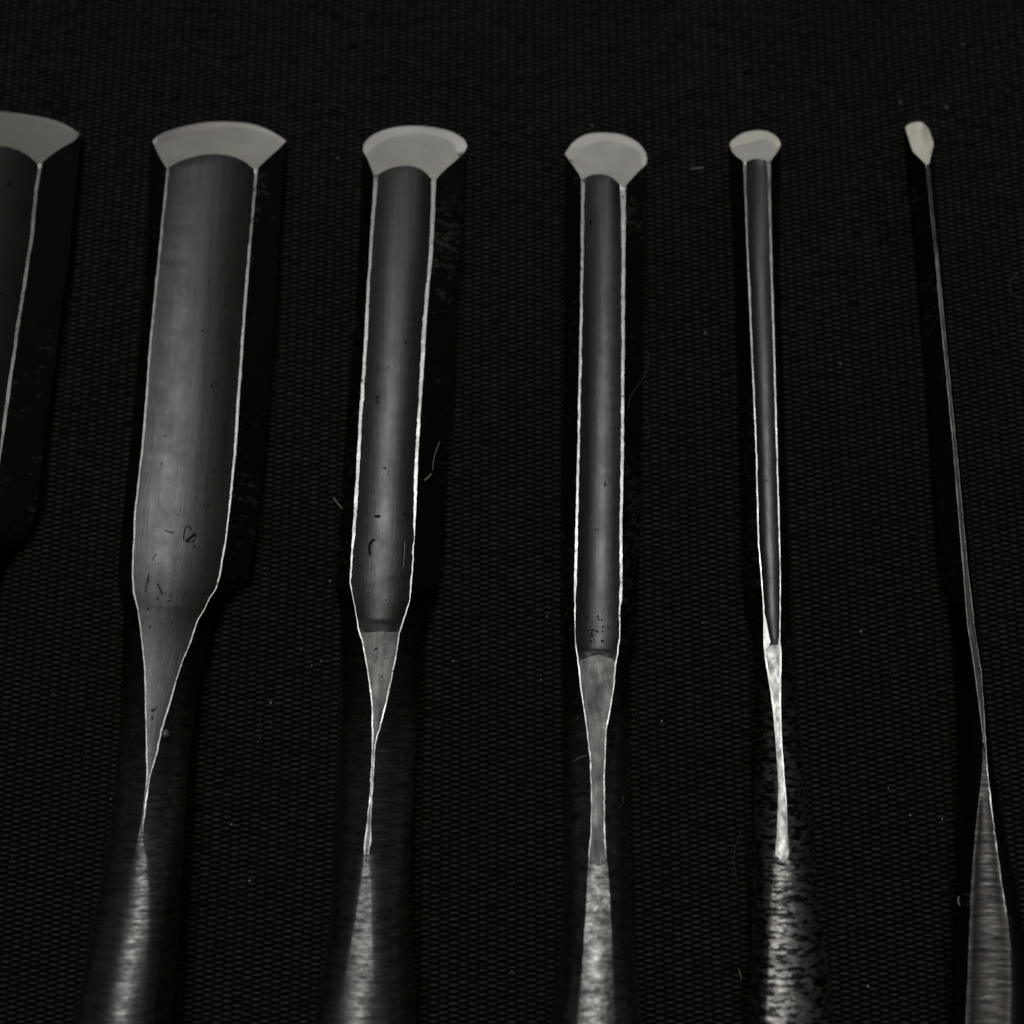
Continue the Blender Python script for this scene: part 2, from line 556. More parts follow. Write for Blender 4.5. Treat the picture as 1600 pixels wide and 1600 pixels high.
    def body(name, r0, r1, mat, caps=(False, False), full=False):
        V, Fc = [], []
        # left side, right side and underside in one mesh
        chains = []
        for r in range(r0, r1 + 1):
            t, bt = rows[r]
            chains.append(list(t[NS + NG:]) + list(bt[::-1]) + list(t[:NS]) + (list(t[NS:NS + NG + 1]) if full else []))
        wd = len(chains[0])
        for c_ in chains:
            V += c_
        Fc = [(r * wd + i, (r + 1) * wd + i, (r + 1) * wd + i + 1, r * wd + i + 1) for r in range(len(chains) - 1) for i in range(wd - 1)]
        if caps[1]:
            t, bt = rows[r1]
            base = len(V)
            V += list(t) + list(bt[::-1])
            Fc.append(tuple(range(base, len(V))))
        o = mesh_obj(name, V, Fc, mat, root)
        me = o.data
        # keep the long corners crisp
        bm = bmesh.new()
        bm.from_mesh(me)
        for e in bm.edges:
            if len(e.link_faces) == 2 and e.calc_face_angle(0) > math.radians(28):
                e.smooth = False
        bm.to_mesh(me)
        bm.free()
        return o

    idx = lambda y: int(np.argmin(np.abs(ysx - y)))
    sh, ge, ne, last = idx(spec['shoulder']), idx(spec['groove_end']), idx(spec['neck_end']), len(ysx) - 1
    body('blade', 0, sh, M[spec.get('m_blade', 'scale')])
    body('neck', sh, ne, M[spec.get('m_shank', 'shank_steel')])
    body('shank', ne, last, M[spec.get('m_shank', 'shank_steel')], (False, True), True)
    hollow = strip('hollow', NS, NS + NG - 1, 0, ge, M['groove'])
    strip('neck_facet', NS, NS + NG - 1, ge, ne, M[spec.get('m_neckf', 'neck_face')])
    strip('rim', NS - 1, NS, 0, ne, M['rim'], smooth=False)
    strip('rim', NS + NG - 1, NS + NG, 0, ne, M['rim'], smooth=False)

    if spec.get('edge_run'):        # the worn bright edge goes on along the shank
        r1_ = idx(spec['edge_run'])
        V = []
        for r in range(ne, r1_ + 1):
            q0, q1 = rows[r][0][NS + NG - 1], rows[r][0][NS + NG]
            k = 0.75 * (1 - ((r - ne) / (r1_ - ne)) ** 2) * (0.7 + 0.3 * float(vnoise(r, sd + 31, 2.0)))
            V += [q1 + (q0 - q1) * max(0.05, k) + np.array([0, 0, 0.012 * MM]), q1 + np.array([0, 0, 0.012 * MM])]
        mesh_obj('worn_edge', V, [(2 * r, 2 * r + 2, 2 * r + 3, 2 * r + 1) for r in range(r1_ - ne)], M['rim'], root, False)

    # --- bevel face: bridge between the honed strip and the upper border
    NTt = len(top0)
    inn = resample(spec['inner'], NTt)
    Vb = [P(q) for q in inn] + [np.array(v) for v in top0]
    Fb = [(NTt + i, NTt + i + 1, i + 1, i) for i in range(NTt - 1)]
    bev = mesh_obj('bevel', Vb, Fb, M['bevel'], root, smooth=False)
    me = bev.data
    for k, p_ in enumerate(me.polygons):
        if p_.normal.z < 0:
            p_.flip()
    Vm = list(inner3) + list(e_low)
    Fm = [(i, i + 1, NB + 1 + i + 1, NB + 1 + i) for i in range(NB)]
    if spec['id'] == 6:
        me.materials[0] = M['warm_bevel']
    mb = mesh_obj('honed_edge', Vm, Fm, M['warm_micro' if spec['id'] >= 5 else 'micro'], bev, smooth=False)
    return root, hollow, (rows, ysx, idx)


CH = []
# second chisel from the left (the widest one wholly in view)
CH.append(dict(id=2, tip=266, apex=(344, 189.7), alpha=22, y_end=1720, shoulder=926, groove_end=945, neck_end=1300, thin=0.2,
    label='widest fully visible chisel, with faint stamped marks low in its hollow',
    edge=[(238.4, 220.3), (250, 209), (275, 200), (312.5, 192), (344, 189.7), (381, 191.6), (409, 198.4), (434, 211), (447, 220.3)],
    inner=[(242, 227), (258, 221), (280, 211), (312, 203), (344, 199), (381, 200), (409, 205), (430, 214), (442, 225)],
    bev_left=[(238.4, 220.3), (247, 240.6), (261, 264)],
    bev_groove=[(264, 261), (281, 251.6), (312.5, 242.5), (337.5, 240.6), (362.5, 243.8), (383, 253), (396.5, 264)],
    bev_right=[(403, 262.5), (419, 247), (437, 231), (447, 220.3)],
    outL=[(266, 240), (306, 235), (400, 230), (525, 219), (619, 212), (700, 203), (800, 192), (880, 185), (915, 184), (950, 193), (1000, 191), (1100, 188), (1150, 186), (1200, 181), (1250, 176), (1300, 170), (1400, 154), (1500, 138), (1600, 121), (1720, 103)],
    outR=[(266, 443), (306, 440), (400, 434), (525, 428), (619, 421), (700, 414), (800, 403), (880, 394), (905, 388), (925, 362), (950, 343), (1000, 325), (1100, 306), (1200, 294), (1300, 288), (1400, 283), (1500, 276), (1600, 268), (1720, 259)],
    rLo=[(266, 260.5), (300, 257), (400, 247), (525, 234.5), (640, 226), (700, 221), (800, 210), (860, 207), (905, 206), (926, 207.5), (950, 214), (1000, 221), (1050, 225.5), (1150, 227.5), (1200, 229), (1225, 228), (1256, 224.4), (1285, 220.6), (1310, 214), (1345, 205.6), (1400, 192), (1450, 177), (1500, 164), (1600, 140), (1720, 110)],
    rLi=[(266, 264.5), (300, 261), (400, 251), (525, 238), (640, 229.5), (700, 224.3), (800, 213), (860, 209.5), (905, 209.5), (926, 210.5), (950, 216.3), (1000, 223), (1050, 228), (1150, 230), (1200, 231), (1225, 230), (1256, 226), (1285, 222), (1310, 216), (1345, 208), (1400, 195), (1450, 180), (1500, 167), (1600, 143), (1720, 113)],
    rRi=[(266, 398.5), (300, 396), (400, 386), (525, 376.6), (640, 369), (700, 365.7), (760, 359.5), (800, 356), (850, 350.5), (900, 341), (922, 335), (932, 326), (950, 319), (970, 307.5), (1000, 297.5), (1033, 284), (1060, 275), (1100, 264), (1140, 251), (1180, 243), (1215, 232), (1256, 227), (1285, 223), (1310, 221), (1345, 228), (1400, 232), (1450, 231), (1500, 227), (1600, 219), (1720, 209)],
    rRo=[(266, 402.5), (300, 400), (400, 390.6), (525, 381), (640, 373.5), (700, 369.5), (760, 363.7), (800, 359), (850, 353), (900, 344), (922, 338), (932, 329), (950, 321), (970, 309.5), (1000, 300), (1033, 286), (1060, 277), (1100, 266.5), (1140, 253.5), (1180, 245), (1215, 234), (1256, 228.5), (1285, 224.5), (1310, 223), (1345, 230), (1400, 234), (1450, 234), (1500, 230), (1600, 222), (1720, 212)],
    H=[(700, 3.5), (900, 3.9), (1000, 4.6), (1200, 6.0), (1400, 7.6), (1600, 9.0), (1720, 9.4)],
    ZO=[(700, 1.3), (900, 1.5), (1000, 2.0), (1200, 2.9), (1400, 3.9), (1600, 4.6), (1720, 4.8)],
    G=[(900, 0.8), (960, 0.45), (1010, 0.1), (1200, 0.0), (1310, -0.02), (1400, -0.2), (1600, -0.75), (1720, -0.95)],
    bulge=[(266, 0), (930, 0.05), (1000, 0.25), (1300, 0.5), (1450, 0.9), (1720, 1)], breaks=[926, 945, 1300], m_neckf='groove', jit=0.35))

CH.append(dict(id=3, tip=281, apex=(650, 196), alpha=21, y_end=1720, shoulder=915, groove_end=988, neck_end=1335,
    label='medium chisel with a chipped rim and pitted hollow, between the widest and the narrow chisels',
    edge=[(567.5, 235), (568, 225), (575, 215.5), (592.5, 205), (617.5, 198), (650, 196), (680, 199), (705, 205), (722.5, 215), (730, 224), (726, 237.5)],
    inner=[(571, 243), (577, 236), (588, 227), (610, 216), (642.5, 210), (667.5, 210), (692.5, 215.5), (708, 224), (713, 234), (714, 242), (717, 246)],
    bev_left=[(567.5, 235), (576, 252.5), (584, 273)],
    bev_groove=[(591, 272.5), (605, 264.5), (620, 260), (640, 258.8), (657.5, 264), (670, 274), (674.5, 280)],
    bev_right=[(681.5, 280), (692.5, 267.5), (710, 252.5), (726, 237.5)],
    outL=[(275, 567), (400, 561), (550, 550), (700, 538), (800, 531), (900, 525), (920, 525), (950, 531), (1000, 533), (1100, 535), (1200, 530), (1300, 526), (1400, 518), (1500, 507), (1600, 490), (1720, 468)],
    outR=[(275, 725), (400, 719), (550, 711), (700, 700), (800, 694), (900, 687), (925, 684), (950, 672), (1000, 660), (1100, 653), (1200, 648), (1300, 643), (1400, 643), (1500, 645), (1600, 650), (1720, 655)],
    rLo=[(275, 584), (300, 583.5), (350, 579.5), (400, 576), (450, 573), (550, 567.5), (700, 558), (750, 555.5), (800, 552), (835, 550), (870, 548), (910, 546), (950, 554), (985, 559), (1000, 565), (1050, 574), (1100, 580.3), (1150, 581), (1200, 580.6), (1250, 577), (1290, 573), (1310, 570), (1335, 569), (1350, 567.5), (1370, 564), (1400, 560), (1450, 552), (1500, 543), (1550, 534), (1600, 523), (1720, 500)],
    rLi=[(275, 590.5), (300, 590), (350, 585.5), (400, 582), (450, 578.5), (550, 574), (700, 564), (750, 561.5), (800, 558.5), (835, 555.5), (860, 552), (910, 548.6), (950, 556), (985, 561.5), (1000, 567.5), (1050, 576), (1100, 582.5), (1150, 583.5), (1200, 582), (1250, 578.2), (1290, 574.5), (1310, 572), (1335, 570.5), (1350, 569), (1370, 566), (1400, 562), (1450, 554), (1500, 545.5), (1550, 536), (1600, 526), (1720, 503)],
    rRi=[(275, 674.5), (300, 673), (350, 671), (400, 669), (450, 665), (500, 660), (550, 656), (600, 654), (700, 648), (750, 646), (800, 645.5), (815, 645.5), (830, 646), (850, 645), (910, 641), (935, 639.5), (960, 632.5), (990, 622), (1010, 619.5), (1050, 612.3), (1100, 601.5), (1130, 594), (1150, 588.3), (1165, 584.5), (1200, 583.3), (1250, 580), (1290, 577.5), (1310, 579), (1335, 574), (1350, 573.5), (1370, 578), (1400, 579), (1450, 579.5), (1500, 581.5), (1550, 583), (1600, 584), (1720, 587)],
    rRo=[(275, 681), (300, 680.7), (350, 679), (400, 676), (450, 671), (500, 667), (550, 664), (600, 661), (700, 654), (750, 652.5), (800, 650.3), (815, 649.5), (850, 647.5), (910, 644), (935, 641.8), (960, 634.7), (990, 624.5), (1010, 622), (1050, 614.5), (1100, 604), (1130, 596.3), (1150, 590.5), (1165, 586.5), (1200, 584.6), (1250, 581), (1290, 579), (1310, 580.7), (1335, 575.4), (1350, 575), (1370, 579.5), (1400, 580.7), (1450, 581.2), (1500, 583.3), (1550, 585), (1600, 586.3), (1720, 590)],
    H=[(700, 3.6), (900, 4.0), (990, 4.6), (1200, 6.2), (1400, 7.8), (1600, 9.3), (1720, 9.8)],
    ZO=[(700, 1.5), (900, 1.7), (1000, 2.2), (1200, 3.0), (1400, 4.0), (1600, 4.8), (1720, 5.0)],
    G=[(900, 0.75), (970, 0.6), (988, 0.08), (1200, 0.0), (1400, 0.0), (1500, -0.1), (1600, -0.35), (1720, -0.5)],
    bulge=[(275, 0), (930, 0.05), (1000, 0.3), (1300, 0.45), (1450, 0.7), (1600, 0.95), (1720, 1)], breaks=[915, 988, 1335], thin=0.35))

CH.append(dict(id=4, tip=290, apex=(940, 206.6), alpha=22, y_end=1720, shoulder=1010, groove_end=1034, arch=9.0, neck_end=1340,
    label='narrow chisel with a continuous grey facet down its shank, third from the right end',
    edge=[(882.5, 240), (889, 230), (898, 219), (914, 210), (929, 207), (950, 207), (968.5, 209), (989, 217), (1001, 226.5), (1009, 237.5), (1011, 247), (1010, 256)],
    inner=[(893, 256), (899, 245), (906, 236), (920, 226.5), (942, 221), (964, 222), (982.5, 227), (993, 234), (1000, 242), (1003, 252), (1002.5, 264)],
    bev_left=[(882.5, 240), (895, 258), (905, 272), (908, 280)],
    bev_groove=[(914, 278.5), (921.6, 274), (932.5, 272), (945, 272.7), (956, 277), (964, 284), (968.5, 289)],
    bev_right=[(978.4, 289), (993.5, 272), (1010, 256)],
    outL=[(290, 884), (400, 882), (550, 881), (700, 879), (850, 877), (950, 876), (1010, 877), (1025, 880), (1100, 881), (1200, 881), (1300, 881), (1450, 878), (1520, 872), (1600, 859), (1720, 838)],
    outR=[(290, 1009), (400, 1007), (550, 1005), (700, 1002), (850, 999), (950, 996), (1010, 992), (1040, 985), (1100, 982), (1200, 980), (1300, 982), (1450, 989), (1520, 995), (1600, 1003), (1720, 1016)],
    rLo=[(290, 908.3), (340, 907.8), (400, 907.4), (500, 905.8), (600, 903.8), (700, 901.7), (850, 898.4), (900, 897), (940, 897), (975, 897.5), (1010, 898.8), (1025, 901), (1037, 902.7), (1070, 906), (1100, 910.6), (1130, 914.7), (1150, 917.6), (1180, 921), (1220, 923), (1260, 923.7), (1300, 923.4), (1330, 920.3), (1370, 918), (1420, 915.8), (1480, 911.7), (1520, 909), (1560, 905), (1600, 901), (1720, 888)],
    rLi=[(290, 914), (340, 913.4), (400, 912.3), (500, 910.7), (600, 908.5), (700, 906.3), (850, 903.7), (900, 902), (940, 899.7), (975, 899.5), (1010, 900.8), (1025, 903.5), (1037, 904.6), (1070, 908), (1100, 912.5), (1130, 916.5), (1150, 919.4), (1180, 922.5), (1220, 924.3), (1260, 925), (1300, 924.6), (1330, 921.6), (1370, 919.5), (1420, 917.5), (1480, 913.5), (1520, 911), (1560, 907), (1600, 903), (1720, 890)],
    rRi=[(290, 968.5), (340, 969), (400, 970), (500, 970), (600, 969.6), (700, 969.4), (850, 967), (900, 967.6), (940, 967.2), (950, 966), (975, 967.3), (1000, 966.7), (1025, 963), (1037, 960), (1070, 958), (1100, 953.5), (1130, 947.8), (1150, 945.5), (1180, 944.5), (1220, 943), (1300, 943.6), (1330, 945.6), (1370, 949.5), (1420, 952.3), (1480, 955.5), (1520, 957), (1560, 958.3), (1600, 960), (1720, 968)],
    rRo=[(290, 978), (340, 978), (400, 977.3), (500, 976.3), (600, 975.6), (700, 975), (850, 972.5), (900, 973), (940, 972), (950, 969), (975, 969.5), (1000, 969), (1025, 965.3), (1037, 962.8), (1070, 960.3), (1100, 955.6), (1130, 949.6), (1150, 947.2), (1180, 946), (1220, 944.4), (1300, 945), (1330, 947), (1370, 951), (1420, 954), (1480, 957.3), (1520, 959), (1560, 960.3), (1600, 962), (1720, 970)],
    H=[(700, 3.7), (950, 4.1), (1030, 4.5), (1200, 5.8), (1400, 7.4), (1600, 8.8), (1720, 9.2)],
    ZO=[(700, 1.5), (950, 1.8), (1050, 2.3), (1200, 2.9), (1400, 3.8), (1600, 4.5), (1720, 4.7)],
    G=[(900, 0.62), (1015, 0.55), (1034, 0.10), (1150, 0.0), (1400, 0.0), (1600, -0.25), (1720, -0.4)],
    bulge=[(290, 0), (1000, 0.05), (1050, 0.25), (1300, 0.4), (1450, 0.5), (1600, 0.75), (1720, 0.9)], breaks=[1010, 1034, 1340], m_shank='flecked_steel', rag=9.0, thin=0.35))

CH.append(dict(id=5, tip=255, apex=(1184, 203), alpha=28, y_end=1720, shoulder=960, groove_end=1008, neck_end=1335,
    label='slim chisel with a rust-flecked shank and very bright neck, second from the right',
    edge=[(1140, 225), (1142.5, 220), (1150, 214), (1160, 207.5), (1172.5, 204), (1186, 203), (1199, 204.4), (1210, 210), (1217.5, 217.5), (1220, 224), (1219, 230)],
    inner=[(1143.5, 233), (1149, 229.5), (1160, 225.6), (1174, 222.5), (1185, 218.3), (1195, 217), (1205, 221), (1212, 227.5), (1216, 234.5)],
    bev_left=[(1140, 225), (1142, 233), (1149, 243), (1161, 251.5)],
    bev_groove=[(1166, 252.5), (1175, 249), (1184, 248), (1192.5, 249.4), (1198, 252)],
    bev_right=[(1204.5, 251), (1212.5, 240), (1219, 230)],
    outL=[(255, 1150), (350, 1150), (500, 1152), (700, 1156), (850, 1158), (930, 1162.5), (970, 1171), (1010, 1178), (1100, 1181), (1150, 1181), (1250, 1179), (1300, 1178), (1400, 1176), (1500, 1173), (1600, 1168), (1720, 1160)],
    outR=[(255, 1214), (350, 1217), (500, 1221), (700, 1226), (850, 1232), (960, 1236), (1010, 1239), (1100, 1246), (1150, 1252), (1300, 1268), (1400, 1278), (1500, 1290), (1600, 1304), (1720, 1322)],
    rLo=[(255, 1161), (290, 1162.5), (350, 1165), (500, 1171.5), (600, 1176), (700, 1180.3), (850, 1184), (900, 1188.7), (957, 1192.3), (980, 1192.3), (1005, 1192), (1025, 1194.2), (1050, 1198.5), (1080, 1203.2), (1100, 1205.6), (1120, 1208), (1150, 1211), (1180, 1213.4), (1220, 1216.4), (1250, 1216), (1300, 1213.6), (1350, 1209.6), (1400, 1205), (1500, 1200), (1600, 1195), (1720, 1186)],
    rLi=[(255, 1165.7), (290, 1166.5), (350, 1168), (500, 1174.5), (600, 1178.8), (700, 1183), (850, 1187), (900, 1191), (957, 1195), (980, 1201), (1005, 1207), (1012, 1200), (1025, 1198), (1050, 1202), (1080, 1207.5), (1100, 1210), (1120, 1213), (1150, 1213), (1180, 1215), (1220, 1217.6), (1250, 1217.2), (1300, 1215), (1350, 1211), (1400, 1208), (1500, 1203), (1600, 1198), (1720, 1190)],
    rRi=[(255, 1198.5), (290, 1199), (350, 1201), (500, 1206), (600, 1209), (700, 1212.4), (850, 1216.5), (900, 1218.2), (957, 1217.8), (990, 1217), (1005, 1215.5), (1012, 1217), (1025, 1218), (1050, 1217.6), (1100, 1216.5), (1150, 1219.5), (1180, 1221.8), (1220, 1225.2), (1250, 1227.4), (1300, 1229.6), (1350, 1233.6), (1400, 1237), (1500, 1247), (1600, 1254), (1720, 1263)],
    rRo=[(255, 1204), (290, 1204.6), (350, 1205.3), (500, 1209.8), (600, 1212.3), (700, 1215.2), (850, 1219), (900, 1220.2), (957, 1219.9), (990, 1219.4), (1005, 1220), (1020, 1221.5), (1050, 1220.8), (1100, 1220.6), (1150, 1221.8), (1180, 1223.4), (1220, 1226.4), (1250, 1228.8), (1300, 1231), (1350, 1235), (1400, 1241), (1500, 1251), (1600, 1258), (1720, 1267)],
    H=[(700, 3.6), (950, 4.1), (1030, 4.5), (1200, 5.7), (1400, 7.2), (1600, 8.4), (1720, 8.8)],
    ZO=[(700, 1.3), (950, 1.7), (1050, 2.3), (1200, 2.9), (1400, 3.7), (1600, 4.3), (1720, 4.5)],
    G=[(400, 0.26), (900, 0.28), (1000, 0.12), (1010, 0.0), (1250, -0.02), (1400, -0.12), (1600, -0.3), (1720, -0.6)],
    bulge=[(255, 0), (950, 0.05), (1020, 0.25), (1250, 0.7), (1350, 0.95), (1720, 1)], breaks=[960, 1008, 1335],
    m_shank='worn_steel', thin=0.35, rag=8.0, m_neckf='neck_bright', jit=0.3, drop_left=[(0, 0), (300, 0), (450, 0.22), (950, 0.2), (1020, 0.16), (1250, 0.14), (1350, 0.15), (1450, 0.2), (1600, 0.2)]))

CH.append(dict(id=6, tip=258, apex=(1432, 190.5), alpha=24, roll=9, y_end=1720, shoulder=940, groove_end=985, neck_end=1160,
    label='thinnest chisel with a single bright ridge, at the right end of the row',
    edge=[(1414, 199.6), (1418, 194.7), (1427.7, 190.6), (1437.5, 190.3), (1445.6, 194), (1452, 200.4), (1456, 212), (1459.4, 223), (1457, 234.5)],
    inner=[(1418, 211), (1421, 205.5), (1427, 203), (1437, 203.6), (1440, 208), (1442, 214), (1443.5, 221), (1446, 231), (1453.5, 243)],
    bev_left=[(1414, 199.6), (1419.6, 215), (1426, 236), (1436, 246), (1446, 256)],
    bev_groove=[(1447.2, 256.5), (1448.5, 256.8), (1450.6, 256.5)],
    bev_right=[(1452, 255.6), (1454, 246), (1457, 234.5)],
    outL=[(258, 1427), (340, 1431), (410, 1436), (550, 1447), (620, 1452), (700, 1457), (870, 1468), (900, 1473), (935, 1483), (965, 1489), (1000, 1494), (1100, 1501), (1200, 1504), (1300, 1504), (1400, 1502), (1500, 1500), (1600, 1496), (1720, 1490)],
    outR=[(258, 1462), (340, 1466), (410, 1473), (550, 1484), (620, 1490), (700, 1499), (850, 1515), (900, 1519), (960, 1526), (1030, 1533), (1100, 1541), (1200, 1554), (1300, 1570), (1400, 1588), (1500, 1603), (1600, 1616), (1720, 1632)],
    rLo=[(258, 1446), (290, 1449.5), (340, 1454.5), (400, 1461), (500, 1470), (600, 1479.5), (700, 1489), (850, 1501), (900, 1505.3), (950, 1509), (975, 1511), (1000, 1515), (1050, 1522.3), (1100, 1529.3), (1130, 1533), (1150, 1535.5), (1200, 1535), (1250, 1529), (1300, 1524), (1350, 1520), (1400, 1517), (1500, 1513), (1600, 1509), (1720, 1503)],
    rLi=[(258, 1448), (290, 1451), (340, 1456), (400, 1462.5), (500, 1471.3), (600, 1480.8), (700, 1490.3), (850, 1502.6), (900, 1507), (950, 1510.6), (975, 1512.6), (1000, 1516.6), (1050, 1524), (1100, 1531), (1130, 1534.6), (1150, 1537), (1200, 1537), (1250, 1532), (1300, 1527), (1350, 1523), (1400, 1520), (1500, 1516), (1600, 1512), (1720, 1506)],
    rRi=[(258, 1450.2), (290, 1453), (340, 1458), (400, 1464), (500, 1473.8), (600, 1484), (700, 1494), (850, 1508), (900, 1513), (950, 1519), (975, 1521.5), (1000, 1525), (1050, 1532.6), (1100, 1536), (1130, 1537.4), (1150, 1538.8), (1200, 1541.2), (1250, 1546.5), (1300, 1552.7), (1350, 1559.5), (1400, 1566.5), (1450, 1573.5), (1500, 1578.5), (1550, 1579), (1600, 1577), (1720, 1578)],
    rRo=[(258, 1452), (290, 1454.3), (340, 1459.4), (400, 1466), (500, 1475.5), (600, 1485), (700, 1495), (850, 1509), (900, 1514), (950, 1520), (975, 1522.5), (1000, 1526), (1050, 1533.8), (1100, 1537.5), (1130, 1539), (1150, 1540.2), (1200, 1542.7), (1250, 1548), (1300, 1554.2), (1350, 1561), (1400, 1568), (1450, 1575), (1500, 1580), (1550, 1580.5), (1600, 1578.5), (1720, 1580)],
    H=[(700, 3.3), (950, 3.9), (1100, 4.9), (1250, 6.0), (1400, 7.0), (1600, 8.2), (1720, 8.6)],
    ZO=[(700, 1.3), (950, 1.8), (1100, 2.5), (1250, 3.2), (1400, 3.8), (1600, 4.4), (1720, 4.6)],
    G=[(900, 0.0), (1250, 0.0), (1180, 0.0), (1400, 0.22), (1600, 0.28), (1720, 0.28)],
    bulge=[(258, 0), (950, 0.05), (1020, 0.2), (1250, 0.5), (1400, 0.9), (1720, 1)], breaks=[940, 985, 1160],
    m_shank='dark_steel', m_neckf='groove', jit=0.3, drop_left=[(0, 0), (1150, 0), (1250, 0.25), (1400, 0.65), (1600, 0.8)], edge_run=1490))

# the wide chisel cut off by the left edge of the photograph: mirror what shows about its axis
cx = lambda y: -17 - 0.108 * (y - 215)
R1 = [(258, 121), (300, 118), (400, 108), (500, 94), (560, 87), (640, 75.5), (700, 67), (760, 62), (800, 56), (830, 45), (860, 18), (890, -5), (950, -25), (1050, -40), (1200, -55), (1400, -68), (1720, -90)]
r1o = [(258, 66), (300, 58.5), (370, 52.5), (450, 39.5), (525, 28), (600, 17.5), (660, 9.4), (700, 3), (760, -6), (830, -18), (860, -30), (950, -70), (1050, -95), (1150, -116), (1250, -128), (1400, -120), (1720, -135)]
r1i = [(y, v - (5 if y < 700 else 3)) for y, v in r1o]
mir = lambda t: [(y, 2 * cx(y) - v) for y, v in t]
CH.append(dict(id=1, tip=258, apex=(-17, 173), alpha=21, y_end=1720, shoulder=840, groove_end=900, neck_end=1250,
    label='broadest chisel, cut off by the left edge of the photo',
    edge=[(-157, 209), (-134, 193), (-95, 181), (-60, 176), (-17, 173), (20, 176), (47, 179.7), (78, 186), (103, 195), (119, 205), (125, 209.4)],
    inner=[(-153, 213), (-132, 198), (-95, 187), (-60, 182), (-17, 179), (20, 181), (47, 184), (78, 190), (103, 199), (119, 209), (123, 212)],
    bev_left=[(-157, 209), (-144, 224), (-120, 240), (-101, 255)],
    bev_groove=[(-94, 257), (-80, 243), (-50, 231), (-17, 226), (19, 231), (34, 237.5), (50, 247), (59, 256)],
    bev_right=[(66, 254), (72, 248), (91, 234), (116, 220), (125, 209.4)],
    outL=mir(R1), outR=R1, rLo=mir(r1o), rLi=mir(r1i), rRi=r1i, rRo=r1o,
    H=[(700, 3.7), (900, 4.1), (1000, 4.8), (1200, 6.2), (1400, 7.8), (1600, 9.2), (1720, 9.6)],
    ZO=[(700, 1.4), (900, 1.7), (1000, 2.2), (1200, 3.0), (1400, 4.0), (1600, 4.7), (1720, 4.9)],
    G=[(800, 0.9), (860, 0.45), (900, 0.1), (1200, 0.0), (1400, -0.25), (1720, -1.0)],
    bulge=[(258, 0), (840, 0.05), (1000, 0.25), (1300, 0.6), (1450, 0.9), (1720, 1)], breaks=[840, 900, 1250], m_neckf='groove_low'))

built = {}
for s in sorted(CH, key=lambda s: s['id']):
    built[s['id']] = build_chisel(s)


# ------------------------------------------------------------------ stamped marks in the hollows
def surface_z(idc, px, py):
    """height of the hollow of chisel idc where the photograph shows (px, py)"""
    rows, ysx, idx = built[idc][2]
    best, bz = 1e9, 0
    r = idx(py)
    for rr in (r - 1, r, r + 1):
        for q in rows[min(max(rr, 1), len(rows) - 1)][0][NS:NS + NG]:
            d = q - C0
            v = RX.T @ d
            u = 800 + F_PX * v[0] / -v[2]
            w_ = 800 - F_PX * v[1] / -v[2]
            e = abs(u - px) + 0.4 * abs(w_ - py)
            if e < best:
                best, bz = e, q[2]
    return bz


def mark(idc, pts, r_mm):
    P = smooth_path(pts, 4)
    P3 = [at(p[0], p[1], surface_z(idc, p[0], p[1]) + 0.01 * MM) for p in P]
    V, Fc = tube_geo(P3, r_mm * MM, 5)
    mesh_obj('stamped_mark', V, Fc, M['stamp'], built[idc][0])
    # painted glint: a bright steel tube stands in for the stroke's lit edge
    P3 = [at(p[0] + 1.3, p[1] + 1.0, surface_z(idc, p[0] + 1.3, p[1] + 1.0)) for p in P]
    V, Fc = tube_geo(P3, 0.028 * MM, 5)
    mesh_obj('stamp_glint', V, Fc, M['rim'], built[idc][0])


def pits(idc, n, x0, x1, y0, y1, rmax):
    V, Fc = [], []
    for _ in range(n):
        x, y = random.gauss((x0 + x1) / 2, (x1 - x0) / 4), random.gauss((y0 + y1) / 2, (y1 - y0) / 4)
        c0 = at(x, y, surface_z(idc, x, y) + 0.012 * MM)
        r = rmax * (0.25 + 0.75 * random.random() ** 2) * MM
        st, kx = len(V), random.uniform(0.6, 1.4)
        V.append(c0 + np.array([0, 0, 0.01 * MM]))
        m_ = 9
        for k in range(m_):
            th = 2 * math.pi * k / m_
            rr = r * random.uniform(0.5, 1.2)
            V.append(c0 + np.array([rr * math.cos(th) * kx, rr * math.sin(th), -0.03 * MM]))
        Fc += [(st, st + 1 + k, st + 1 + (k + 1) % m_) for k in range(m_)]
    o = mesh_obj('rust_pitting', V, Fc, M['pit'], built[idc][0])
    o['kind'] = 'stuff'



mark(2, [(255, 828), (259, 829), (264, 831), (271, 832), (272, 829)], 0.06)
mark(2, [(287, 846), (288, 834), (291, 824), (297, 823), (299, 829)], 0.08)
mark(2, [(290, 846), (297, 841), (303, 836), (307, 834)], 0.16)
mark(2, [(303, 834), (308, 839), (304, 845), (292, 848)], 0.08)
mark(2, [(245, 866), (240, 871), (236, 885), (232, 900), (227, 925)], 0.06)
mark(2, [(246, 912), (250, 920), (254, 929)], 0.09)
mark(3, [(585, 806), (589, 807), (594, 806)], 0.16)
mark(3, [(578, 868), (577, 855), (580, 846), (586, 843)], 0.15)
mark(3, [(630, 806), (634, 802), (638, 806)], 0.16)
mark(3, [(629, 845), (631, 850), (630, 870), (628, 890)], 0.09)
mark(4, [(918, 987), (924, 985), (930, 984)], 0.10)
mark(4, [(916, 968), (918, 963)], 0.12)


pits(2, 46, 228, 312, 895, 985, 0.17)
pits(2, 14, 250, 300, 1010, 1060, 0.12)
pits(3, 22, 560, 630, 880, 975, 0.13)
pits(4, 80, 904, 956, 955, 1026, 0.24)
pits(4, 16, 918, 945, 1090, 1180, 0.10)


